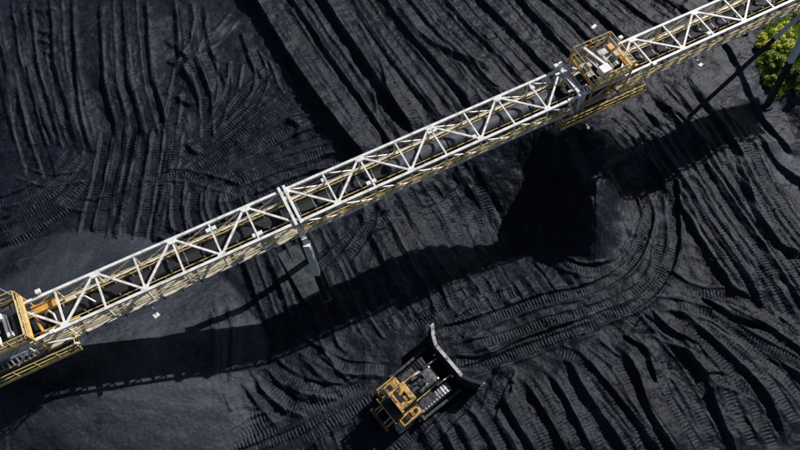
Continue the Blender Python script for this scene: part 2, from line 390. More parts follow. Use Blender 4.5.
# ---- right: long bank of passes running to the lower right
passes([(600, 112), (640, 160), (700, 250), (745, 318)], [(735, 95), (775, 180), (850, 290), (890, 350)], even(11), lambda: U(.35, .75), 2, (.04, .07), ends=.08)
passes([(590, 118), (612, 142), (640, 175)], [(690, 62), (715, 95), (740, 130)], even(6), lambda: U(.3, .5), 1, (.015, .035))
for pts, h in (([(735, 150), (748, 200), (770, 240), (810, 262)], 1.0), ([(718, 35), (740, 75), (758, 115), (800, 160)], .7), ([(752, 130), (770, 160), (800, 185), (830, 200)], .9)):
    windrow(pts, h, 1.4, .3)
# ---- lower right fan below the curved double track
passes([(398, 405), (425, 450), (440, 490)], [(480, 385), (512, 425), (545, 490)], even(5), lambda: U(.45, .8), 1, (.02, .05))
fan = [([(487, 372), (505, 400), (545, 470)], 1.0), ([(520, 372), (548, 420), (575, 470)], .9), ([(540, 362), (562, 392), (600, 470)], .7),
       ([(560, 350), (580, 385), (600, 415), (640, 470)], .9), ([(580, 346), (600, 380), (622, 405), (670, 470)], .8), ([(612, 340), (634, 372), (646, 410), (690, 470)], 1.1),
       ([(640, 318), (668, 340), (700, 372), (722, 420), (745, 470)], .95), ([(655, 302), (690, 320), (720, 348), (760, 390), (790, 450)], .9),
       ([(690, 300), (730, 325), (780, 360), (830, 410)], .7), ([(730, 310), (770, 330), (830, 372)], .6)]
for i in range(len(fan)-1):
    for q in (.33, .7): track(cutl(lerp_line(fan[i][0], fan[i+1][0], q+U(-.06, .06)), U(0, .15), 1-U(0, .15)), cleat=U(.025, .06), hold=.75, depth=.05, berm=.08, wob=.05)
    for q in range(3): windrow(cutl(lerp_line(fan[i][0], fan[i+1][0], U(.1, .9)), U(0, .5), 1-U(0, .4)), U(.06, .2), .4, .18, taper=1.5)
for pts, h in fan: windrow(pts, h*.9, 1.5, .26, taper=2.5, rough=.1)
for pts in ([(640, 312), (662, 330), (690, 352)], [(622, 335), (640, 352), (655, 385)], [(700, 296), (728, 318), (765, 330)]):
    groove(pts, .5, .45)
for pts in ([(556, 350), (575, 358), (590, 380)], [(590, 340), (602, 350), (620, 365)], [(640, 305), (665, 335), (692, 350), (700, 365)],
            [(625, 330), (650, 305), (700, 312), (760, 345), (820, 380)], [(660, 270), (700, 292), (740, 300), (800, 340)], [(500, 372), (505, 390), (490, 398)], [(486, 420), (500, 385), (510, 365)]):
    track(pts, cleat=.06, berm=.14, hold=.9)
# ---- the hummocky wedge between the blade and the big mound
family([(430, 305), (452, 320), (470, 345)], [(560, 240), (580, 262), (600, 290)], 9, windrow, 3, .1, h_=lambda: U(.25, .5), lw=.8, rw=.35)
family([(395, 330), (440, 300), (480, 275)], [(450, 345), (500, 318), (545, 290)], 4, track, 3, .1, cleat=.05)
family([(420, 290), (445, 310), (455, 330)], [(520, 250), (545, 275), (560, 300)], 5, track, 3, .1, cleat=.04)
fw = lambda: U(.06, .2)
family([(560, 130), (600, 130), (640, 120)], [(600, 200), (640, 170), (670, 150)], 10, windrow, 4, .3, h_=fw, lw=.4, rw=.2)
family([(100, 250), (160, 262), (215, 262)], [(90, 235), (150, 240), (230, 235)], 3, track, 3, .2, cleat=.05)
family([(215, 300), (225, 340), (222, 400)], [(235, 270), (250, 320), (245, 380)], 4, track, 3, .2, cleat=.045)
for pts in ([(318, 270), (350, 240), (395, 215)], [(345, 262), (370, 225), (372, 205)], [(420, 215), (445, 205), (470, 180)], [(455, 340), (470, 310), (520, 290)], [(690, 395), (715, 380), (760, 395)],
            [(150, 180), (185, 175), (240, 190)], [(60, 200), (90, 205), (130, 195)], [(15, 170), (50, 180), (90, 175)], [(350, 20), (375, 70), (385, 120)], [(440, 30), (480, 80), (500, 95)]):
    track(pts, cleat=.05, hold=.6, berm=.14)
family([(380, 275), (400, 305), (410, 335)], [(480, 240), (505, 270), (520, 300)], 9, windrow, 5, .3, h_=lambda: U(.15, .35), lw=.7, rw=.22)
family([(380, 275), (400, 305), (410, 335)], [(480, 240), (505, 270), (520, 300)], 7, track, 5, .25, cleat=.045, hold=.7)
family([(395, 190), (420, 225), (440, 260)], [(470, 160), (490, 200), (500, 240)], 6, track, 5, .2, cleat=.05, hold=.7)
family([(560, 125), (590, 150), (610, 180)], [(650, 85), (690, 120), (720, 155)], 8, windrow, 5, .35, h_=lambda: U(.15, .4), lw=.7, rw=.22)
family([(345, 300), (360, 325), (375, 345)], [(400, 280), (415, 310), (425, 330)], 5, track, 4, .2, cleat=.045, hold=.7)
family([(690, 120), (720, 165), (745, 200)], [(735, 100), (760, 130), (790, 160)], 4, windrow, 4, .3, h_=lambda: U(.2, .4), lw=.8, rw=.25)
family([(600, 200), (612, 225), (615, 250)], [(640, 180), (648, 205), (650, 240)], 4, windrow, 3, .3, h_=lambda: U(.12, .25), lw=.5, rw=.2)
family([(430, 395), (400, 420), (360, 455)], [(480, 395), (450, 430), (420, 465)], 3, track, 3, .1, cleat=.05)
# coal pushed up in front of the blade
bl_ = [(5.6, 16.9), (7.4, 15.2), (8.6, 13.0)]
windrow(bl_, .7, .7, .5, pxs=False, taper=.8)
mc = g(590, 175); mk = bump(X, Y, mc[0], mc[1], 5.5, 6.5)
H += mk*(.34*vnoise(X, Y, 1.5, 71)+.26*vnoise(X, Y, .8, 72)+.10*vnoise(X*2.2, Y*.6, .5, 73))
passes([(548, 135), (565, 165), (590, 200)], [(640, 110), (655, 135), (660, 165)], even(4), lambda: U(.2, .4), 1, (.02, .04), lw=.8)
# ---- the curved haul tracks
track([(440, 332), (490, 318), (545, 300), (600, 285), (636, 256), (647, 215), (640, 190)], .9, .16, .22, .075, .9)
track([(452, 362), (490, 360), (540, 338), (590, 322), (640, 302), (668, 268), (675, 225), (668, 180)], .92, .18, .24, .08, .95)
track([(445, 350), (500, 338), (560, 318), (612, 302), (650, 280), (662, 240)], .8, .1, .1, .05, .6)
track([(455, 375), (520, 352), (560, 338), (600, 324)], .9, .12, .15, .06, .8)
track([(555, 262), (585, 270), (620, 262), (640, 235)], .9, .1, .12, .05, .7)
# ---- smooth cone of fresh coal, hides the prints below it
cn = 8.15-.50*np.sqrt((X-CONE[0])**2+1.28*(Y-CONE[1])**2+1.)
ang = np.arctan2(Y-CONE[1], X-CONE[0])
cn = cn+.13*vnoise(X, Y, 2.6, 21)+.045*vnoise(X, Y, .9, 22)+.05*vnoise(ang*14, np.zeros_like(ang), 1., 23)-.10*np.clip(vnoise(X*.6+Y*.5, Y-X*.7, 1.5, 24)-.45, 0, 1)
m = sst(-.35, .15, cn-H); H = H*(1-m)+cn*m
# ---- lips of slumped coal and rough lumps everywhere
gy, gx = np.gradient(H, axis=0)/np.gradient(yg)[:, None], np.gradient(H, axis=1)/(np.gradient(sg)[None, :]*halfw(yg)[:, None])
st_ = np.clip(np.hypot(gx, gy)*1.4-.15, 0, 1)
H += st_*(1-m)*(.03*vnoise(X, Y, .30, 51)+.02*vnoise(X, Y, .16, 52))
rg = .55+.45*vnoise(X, Y, 3., 61)
H += (.07*vnoise(X, Y, .85, 3)+.06*rg*vnoise(X, Y, .45, 6))*(1-.6*m)+.032*rg*vnoise(X, Y, .25, 4)*(1-.35*m)+.014*vnoise(X, Y, .15, 5)
# ---- pale fines: smeared crests, the dusty patch at the right, the cone
cx = np.clip(vnoise(X, Y, 1.1, 31)*.6+vnoise(X, Y, .4, 32)*.4, 0, 1)
def patch(px, py, r_, a, an=0., ry=None):
    c = g(px, py); return a*bump(X, Y, c[0], c[1], r_, ry or r_, an)
FN += m*(.26+.09*vnoise(X, Y, 1.6, 40))
for q in ((735, 75, 2.6, .5, -.9, 1.8), (775, 95, 3., .55, 0, 2.2), (770, 145, 3.6, .55, -.8, 1.8), (790, 180, 3., .45, -.7, 1.2), (625, 225, 1.1, .5, 0, 1.6), (662, 218, .6, .5, 0, .7),
          (228, 28, 1.6, .45, .7, .5), (222, 34, .8, .5, 1.2, .5), (300, 275, 1.8, .22, 1.2, 1.), (430, 85, 1.5, .25, 0, .8), (480, 75, 1.6, .3, -.7, .5)):
    FN += patch(*q)*(.5+.8*cx)
FN += .06*cx
FN = np.clip(FN, 0, .9)
#--END TERRAIN--
def build_ground():
    # one sheet: fine in the middle, stretched outwards past the horizon of this view
    ex = np.cumsum(np.geomspace(.01, 8, 16)); sx = np.concatenate([-1-ex[::-1], sg, 1+ex])
    eyb = np.cumsum(np.geomspace(.3, 260, 16)); eya = np.cumsum(np.geomspace(.3, 260, 16))
    ys = np.concatenate([YA-eya[::-1], yg, YB+eyb])
    hw = np.clip(halfw(ys), 25, 60)
    XX = sx[None, :]*hw[:, None]; YY = np.repeat(ys[:, None], len(sx), 1)
    ZZ = base(XX, YY); k = 16
    pad = np.pad(H, ((k, k), (k, k)), 'edge'); fp = np.pad(FN, ((k, k), (k, k)), 'edge')
    dj = np.maximum(0, np.maximum(k-np.arange(ZZ.shape[0]), np.arange(ZZ.shape[0])-(ZZ.shape[0]-1-k)))[:, None]
    di = np.maximum(0, np.maximum(k-np.arange(ZZ.shape[1]), np.arange(ZZ.shape[1])-(ZZ.shape[1]-1-k)))[None, :]
    f = np.clip(1-np.maximum(dj, di)/9., 0, 1)
    ZZ = ZZ*(1-f)+pad*f+(1-f)*.5*vnoise(XX, YY, 7., 8)
    ny, nx = ZZ.shape; co = np.stack([XX, YY, ZZ], -1).reshape(-1, 3).astype(np.float32)
    idx = np.arange(ny*nx).reshape(ny, nx)
    q = np.stack([idx[:-1, :-1], idx[:-1, 1:], idx[1:, 1:], idx[1:, :-1]], -1).reshape(-1, 4)
    me = bpy.data.meshes.new('coal_yard_ground'); me.vertices.add(len(co)); me.vertices.foreach_set('co', co.ravel())
    me.loops.add(q.size); me.loops.foreach_set('vertex_index', q.ravel().astype(np.int32))
    me.polygons.add(len(q)); me.polygons.foreach_set('loop_start', np.arange(0, q.size, 4, dtype=np.int32))
    me.update(calc_edges=True); me.validate()
    me.polygons.foreach_set('use_smooth', np.ones(len(q), bool))
    a = me.attributes.new('fines', 'FLOAT', 'POINT'); a.data.foreach_set('value', fp.ravel().astype(np.float32))
    me.materials.append(coal_material())
    o = bpy.data.objects.new('coal_yard_ground', me); COL.objects.link(o); tag(o, kind='structure')
build_ground()
def gz(x, y):
    j = int(np.clip(np.searchsorted(yg, y), 0, NY-1)); i = int(np.clip(np.searchsorted(sg, x/halfw(yg[j])), 0, NX-1)); return float(H[j, i])

def lumps():
    r0 = np.random.default_rng(5); n = 9000; vs = []; fs = []
    oc = np.array([(1, 0, 0), (-1, 0, 0), (0, 1, 0), (0, -1, 0), (0, 0, 1), (0, 0, -.6)], float); of = [(0, 2, 4), (2, 1, 4), (1, 3, 4), (3, 0, 4), (2, 0, 5), (1, 2, 5), (3, 1, 5), (0, 3, 5)]
    seeds = [(r0.uniform(-1, 1), r0.uniform(8, 54)) for _ in range(260)]; k = 0
    for i in range(n):
        c = seeds[r0.integers(len(seeds))]; y_ = c[1]+r0.normal(0, .9); x_ = c[0]*halfw(c[1])+r0.normal(0, .9)
        if m_cone(x_, y_): continue
        q = .03+.05*r0.random()**3+(.08 if r0.random() < .02 else 0)
        p = oc*q*r0.uniform(.6, 1.4, (6, 3))+np.array([x_, y_, gz(x_, y_)+q*.3])
        vs += [tuple(v) for v in p]; fs += [tuple(k+j for j in f) for f in of]; k += 6
    me = bpy.data.meshes.new('coal_lumps'); me.from_pydata(vs, [], fs); me.materials.append(M['lump'])
    o = bpy.data.objects.new('coal_lumps', me); COL.objects.link(o); tag(o, 'loose black coal lumps scattered over the dozed ground', 'coal', kind='stuff')
def m_cone(x_, y_): return math.hypot(x_-CONE[0], y_-CONE[1]) < 16
M['lump'] = mat('lump_coal', (.010, .013, .018), .35, 0, (.03, .034, .04), .6, 9)
lumps()

# ------------------------------------------------------------------ the conveyor gallery
EX = Vector((.88828, .4593, 0)); ANG = math.atan2(.4593, .88828); ORG = Vector((-23.2255, 16.0825, 0))
W = 2.85; ZT = 12.0; ZB = 10.25
# gallery frame: x = along (s), y = -t (t towards the near side), z up
def gw(s, t, z): v = ORG+EX*s+Vector((EX.y, -EX.x, 0))*t; return (v.x, v.y, z)
def span(label, s0, bay, n, ctrl, outer, creamy=False):
    root = thing('conveyor_gallery', label, 'conveyor gallery', gw(s0, 0, 0), ANG, 'white truss spans of the conveyor gallery')
    def q(s, t, z): return (s-s0, -t, z)
    L_ = bay*n; s1 = s0+L_
    for t in (0, W):
        MB().bar(q(s0-.08, t, ZT), q(s1+.08, t, ZT), .20, .20).build('top_chord', M['white'], root)
        MB().bar(q(s0-.08, t, ZB), q(s1+.08, t, ZB), .18, .18).build('bottom_chord', M['white'], root)
    for k in range(n+1):
        s = s0+bay*k
        big = k % 2 == 0
        MB().bar(q(s, .1, ZT-.01), q(s, W-.1, ZT-.01), .12, .12).build('cross_member', M['white'], root)
        MB().bar(q(s, .09, ZB-.03), q(s, W-.09, ZB-.03), .12, .16).build('floor_beam', M['grey'], root)
        for t in (0, W):
            MB().bar(q(s, t, ZB+.09), q(s, t, ZT-.1), .10).build('vertical', M['white'], root)
        if big and k <= n:
            for kk in (k-1, k+1):
                if 0 <= kk <= n:
                    MB().bar(q(s+(.12 if kk > k else -.12), .1, ZT+.02), q(s0+bay*kk, W-.1, ZT+.02), .15, .11).build('top_brace', M['white'], root)
            MB().prism([(s-s0-.38, -.11), (s-s0+.38, -.11), (s-s0+.22, -.40), (s-s0-.22, -.40)], 'z', ZT+.085, ZT+.10).build('gusset_plate', M['white'], root)
        else:
            MB().prism([(s-s0-.3, -W+.11), (s-s0+.3, -W+.11), (s-s0+.18, -W+.34), (s-s0-.18, -W+.34)], 'z', ZT+.085, ZT+.10).build('gusset_plate', M['white'], root)
    for k in range(n):
        sa = s0+bay*k; sb = sa+bay
        for t in (0, W):
            a, b = ((sa, ZT-.08), (sb, ZB+.08)) if ctrl > 0 else ((sb, ZT-.08), (sa, ZB+.08))
            MB().bar(q(a[0], t, a[1]), q(b[0], t, b[1]), .085).build('diagonal', M['white'], root)
        # decks: panels with a joint between neighbours
        MB().box(((sa+sb)/2-s0, -.45, ZB+.10), (bay-.03, .82, .05)).build('deck_panel', M['grate'], root)
        MB().box(((sa+sb)/2-s0, -(W+outer+2.0)/2, ZB+.10), (bay-.03, W+outer-2.0, .05)).build('deck_panel', M['cream'] if creamy else M['grate'], root)
        MB().box(((sa+sb)/2-s0, -1.42, ZB-.02), (bay-.03, 1.0, .03)).build('floor_plate', M['dark'], root)
        if creamy:
            for u in (.25, .72):
                MB().box((sa-s0+bay*u, -W-.32, ZB+.17), (.10, .22, .10), .4).build('deck_cleat', M['dark'], root)
    # kerb beam of the near edge, utility pipes, handrails
    MB().bar(q(s0, W+outer, ZB+.08), q(s1, W+outer, ZB+.08), .10, .2).build('edge_beam', M['cream'] if creamy else M['white'], root)
    MB().bar(q(s0, -.12, ZB+.06), q(s1, -.12, ZB+.06), .06, .16).build('edge_beam', M['cream'], root)
    for t, z, r_, mm in ((.16, ZB+.25, .035, 'cream'), (.28, ZB+.24, .04, 'yellow'), (.66, ZB+.30, .045, 'yellow'), (.90, ZB+.40, .035, 'orange'), (2.55, ZB+.30, .04, 'yellow'), (2.74, ZB+.26, .035, 'cream')):
        MB().tube([q(s0, t, z), q(s1, t, z)], r_, 6).build('service_pipe', M[mm], root)
    MB().rail(q(s0, .12, ZB+.13), q(s1, .12, ZB+.13), 1.0, bay/2).build('handrail', M['yellow'], root)
    MB().rail(q(s0, .80, ZB+.13), q(s1, .80, ZB+.13), .95, bay/2).build('handrail', M['yellow'], root)
    MB().rail(q(s0, 2.12, ZB+.13), q(s1, 2.12, ZB+.13), .95, bay/2).build('handrail', M['yellow'], root)
    if not creamy: MB().rail(q(s0, W+outer-.05, ZB+.18), q(s1, W+outer-.05, ZB+.18), .55, bay/2, .025).build('handrail', M['yellow'], root)
    # cable tray
    t_ = MB(); t_.box(((s0+s1)/2-s0, -.58, ZB+.30), (L_, .18, .03))
    t_.build('cable_tray', M['cream'], root)
    for k in range(3): MB().tube([q(s0, .52+.06*k, ZB+.34), q(s1, .52+.06*k, ZB+.34)], .02, 5).build('cable', M['dark'], root)
    return root
sp0 = span('white truss gallery span at the left end, over the smooth coal cone', -2.735*1, 2.735, 7, -1, .18, True)
sp1 = span('longest white truss gallery span in the picture, between the middle support and the yellow platform', 16.80, 2.955, 8, 1, .14)
sp2 = span('white truss gallery span at the upper right, running above the green shrubs', 40.96, 3.14, 13, -1, .14)
# twin end frames over the middle support (a heavy pair of bars across the gallery), and the heavy beam before the machine
for rt, ss, wd in ((sp0, 16.41, .20), (sp1, 16.80, .20), (sp1, 40.42, .34)):
    s0 = 16.80 if rt is sp1 else -2.735
    MB().bar((ss-s0, .25, ZT+.16), (ss-s0, -W-.25, ZT+.16), wd, .2).build('end_frame', M['white'], rt)
    for t in (-.14, W+.14): MB().bar((ss-s0, -t, ZB-.1), (ss-s0, -t, ZT+.05), wd*.8, .12).build('end_post', M['white'], rt)
# the belt conveyor inside
bc = thing('belt_conveyor', 'long black rubber conveyor belt running inside the white truss gallery', 'conveyor belt', gw(-14, 0, ZB), ANG)
bl = MB(); sA, sB = 0, 96
prof = [(.98, 1.02), (1.18, .86), (1.42, .82), (1.66, .86), (1.86, 1.02)]
for i in range(4):
    a, b = prof[i], prof[i+1]
    bl.add([(sA, -a[0], a[1]), (sB, -a[0], a[1]), (sB, -b[0], b[1]), (sA, -b[0], b[1]), (sA, -a[0], a[1]-.03), (sB, -a[0], a[1]-.03), (sB, -b[0], b[1]-.03), (sA, -b[0], b[1]-.03)],
           [(0, 1, 2, 3), (4, 7, 6, 5), (0, 4, 5, 1), (3, 2, 6, 7), (0, 3, 7, 4), (1, 5, 6, 2)])
bl.build('belt', M['belt'], bc)
MB().box((48, -1.42, .35), (96, .9, .03)).build('return_belt', M['belt'], bc)
for t in (.93, 1.91): MB().bar((0, -t, .70), (96, -t, .70), .07, .16).build('stringer', M['grey'], bc)
idl = MB(); idl.tube([(0, -.96, 1.0), (0, -1.19, .81), (0, -1.65, .81), (0, -1.88, 1.0)], .055, 6); idl.bar((0, -.9, .62), (0, -1.94, .62), .08, .08)
for t in (.93, 1.91): idl.bar((0, -t, .62), (0, -t, 1.06), .06, .05)
im = idl.mesh('idler'); im.materials.append(M['grey'])
leg_m = MB()
for t in (.93, 1.91): leg_m.bar((0, -t, .12), (0, -t, .62), .07)
lm = leg_m.mesh('stringer_leg'); lm.materials.append(M['dark'])
for k in range(78):
    o = bpy.data.objects.new('idler', im); COL.objects.link(o); o.parent = bc; o.location = (.6+1.22*k, 0, .0)
    if k % 2 == 0:
        o = bpy.data.objects.new('stringer_leg', lm); COL.objects.link(o); o.parent = bc; o.location = (.7+1.22*k, 0, 0)
# troughs of coal riding on the belt, one heap after another
def lumpbed(x0, x1, seed, hgt=.16):
    r_ = random.Random(seed); b = MB(); n = int((x1-x0)/.16); rows = 9; vs = []
    for i in range(n+1):
        for j in range(rows):
            u = j/(rows-1)*2-1; e_ = min(1, 5*(i/n), 5*(1-i/n))
            vs.append((x0+(x1-x0)*i/n, -1.42+u*.36*(.75+.25*e_), .89+.1*abs(u)**2+hgt*(1-u*u)*e_*(1+.3*r_.uniform(-1, 1))))
    b.add(vs, [(i*rows+j, (i+1)*rows+j, (i+1)*rows+j+1, i*rows+j+1) for i in range(n) for j in range(rows-1)])
    return b
for a, b in ((2, 22), (24, 30)): lumpbed(a, b, int(a)).build('coal_load', M['coalbed'], bc, True)
# rounded hoods over the belt (grey, dusty) on the middle and right spans
def hood(x0, x1):
    b = MB(); n = 8; vs = []
    for x in (x0, x0+.08, x1-.08, x1):
        rr = .52 if x in (x0, x1) else .56
        for k in range(n+1):
            a = math.pi*k/n; vs.append((x, -1.42-rr*math.cos(a), 1.0+rr*.75*math.sin(a)))
    b.add(vs, [(r_*(n+1)+k, (r_+1)*(n+1)+k, (r_+1)*(n+1)+k+1, r_*(n+1)+k+1) for r_ in range(3) for k in range(n)]+[tuple(range(n+1)), tuple(range(4*n+3, 3*n+2, -1))])
    return b
x = 38.5
while x < 53:
    hood(x, x+2.3).build('belt_hood', M['hood'], bc, False); x += 2.42

# ------------------------------------------------------------------ supports
def pier(label, legs, braces=(), cap=None):
    c = legs[0][1]; root = thing('support_bent', label, 'support', (c[0], c[1], c[2]), 0, 'supports under the conveyor gallery')
    o3 = Vector(c)
    for top, foot, w_, fr in legs:
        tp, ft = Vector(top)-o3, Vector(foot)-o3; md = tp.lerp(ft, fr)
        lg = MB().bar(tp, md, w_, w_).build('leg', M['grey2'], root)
        MB().bar(md, ft, w_*.96, w_*.96).build('leg_painted_shade', M['dark'], lg)  # lower leg coloured dark: the gallery's shade is painted into it
        MB().box(Vector(foot)-o3+Vector((0, 0, .05)), (w_*1.9, w_*1.9, .35), .46).build('footing', M['slab'], root)
    for a, b, w_ in braces: MB().bar(Vector(a)-o3, Vector(b)-o3, w_).build('brace', M['grey2'], root)
    if cap: MB().bar(Vector(cap[0])-o3, Vector(cap[1])-o3, .4, .4).build('cap_beam', M['white'], root)
    return root
M['grey2'] = mat('leg_paint', (.8, .81, .82), .5, 0, (.3, .3, .3), .4, 1.2)
def foot(px, py):
    x_, y_ = g(px, py); return (x_, y_, gz(x_, y_)-.05)
f1, f2 = foot(310, 262), foot(326, 298)
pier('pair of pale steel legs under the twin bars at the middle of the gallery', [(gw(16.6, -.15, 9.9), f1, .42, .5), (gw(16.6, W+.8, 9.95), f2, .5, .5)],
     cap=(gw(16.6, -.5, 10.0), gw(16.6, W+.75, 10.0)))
fa, fb = foot(688, 118), foot(765, 108)
ta, tb = gw(63.9, W+.45, 9.9), gw(65.9, W+.45, 9.9)
fa2 = (fa[0]-1.5, fa[1]+3.4, gz(fa[0]-1.5, fa[1]+3.4)); fb2 = (fb[0]-1.5, fb[1]+3.4, gz(fb[0]-1.5, fb[1]+3.4))
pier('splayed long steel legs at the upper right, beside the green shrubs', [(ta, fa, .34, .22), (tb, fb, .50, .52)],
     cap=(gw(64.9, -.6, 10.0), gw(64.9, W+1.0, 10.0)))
# footing slab between the middle legs
c1, c2 = g(286, 252), g(311, 297)
mx_, my_ = (c1[0]+c2[0])/2+.25, (c1[1]+c2[1])/2
sb = MB().box((0, 0, 0), (math.hypot(c2[0]-c1[0], c2[1]-c1[1])+.3, 1.9, .7)).build('footing_slab', M['slab'], bevel=.06)
sb.location = (mx_, my_, gz(mx_, my_)-.12); sb.rotation_euler = (0, 0, math.atan2(c2[1]-c1[1], c2[0]-c1[0])+.02)
tag(sb, 'dusty grey concrete strip on the coal beside the middle support leg', 'concrete slab')

# ------------------------------------------------------------------ flood lights on the trusses
def flood(label, s, t, z, n=1, face=0.):
    root = thing('flood_light', label, 'lamp', gw(s, t, z), ANG+face, 'white flood lights along the gallery')
    MB().tube([(0, 0, -.25), (0, 0, .05)], .035, 6).build('bracket', M['grey'], root)
    for i in range(n):
        x_ = (i-(n-1)/2)*.42
        MB().prism([(-.13, 0), (.13, 0), (.17, .26), (-.17, .26)], 'y', -.15, .15).build('lamp_head', M['lamp'], root, bevel=.02).location = (x_, 0, .04)
    return root
FL = [('single white flood light at the upper chord near the left machine house', -.9, -.25, ZT+.1, 1), ('white flood light on the near chord just right of the left machine house', -.75, W+.1, ZT+.15, 1),
      ('white flood light on the near chord above the smooth coal cone', 5.46, W-.45, ZT-.5, 1), ('pair of white flood lights inside the truss left of the middle support', 10.95, .55, ZT-.2, 2),
      ('pair of white flood lights at the near chord next left of the middle support', 13.7, W-.5, ZT-.3, 2), ('white flood light just right of the twin bars, below the far chord', 19.6, .5, ZT-.3, 1),
      ('pair of white flood lights at the near chord, third node right of the middle support', 22.6, W-.55, ZT-.2, 2), ('pair of white flood lights below the far chord at midspan', 28.6, .45, ZT-.2, 2),
      ('white flood light at the near chord at midspan', 31.2, W-.5, ZT-.2, 1), ('white flood light inside the truss left of the yellow platform', 37.5, .5, ZT-.2, 1),
      ('twin white flood lights on the far end of the heavy cross beam', 40.2, -.15, ZT+.35, 2), ('twin white flood lights on the near end of the heavy cross beam', 40.3, W+.2, ZT+.3, 2),
      ('white flood light outside the far chord right of the yellow platform', 46.2, -.2, ZT+.3, 1), ('white flood light at the near chord below the round drum', 47.3, W+.15, ZT-.1, 1),
      ('white flood light at the near chord, second node right of the yellow platform', 53.2, W-.4, ZT-.2, 1)]
for l, s, t, z, n in FL: flood(l, s, t, z, n)
def hang(label, s, t, z, sz=.36):
    root = thing('walkway_lamp', label, 'lamp', gw(s, t, z), ANG, 'square lamps hung outside the near walkway')
    MB().box((0, 0, 0), (sz*1.1, sz, .16), .3).build('lamp_head', M['lamp'], root, bevel=.03)
    MB().bar((0, 0, .05), (0, .95, .2), .09).build('arm', M['grey'], root)
hang('square white lamp outside the walkway above the coal cone', 5.15, 3.85, 9.9)
hang('square white lamp outside the walkway at the upper right', 52.3, 3.75, 10.0)
hang('small white lamp below the yellow railed deck', 40.9, 4.4, 9.3, .2)

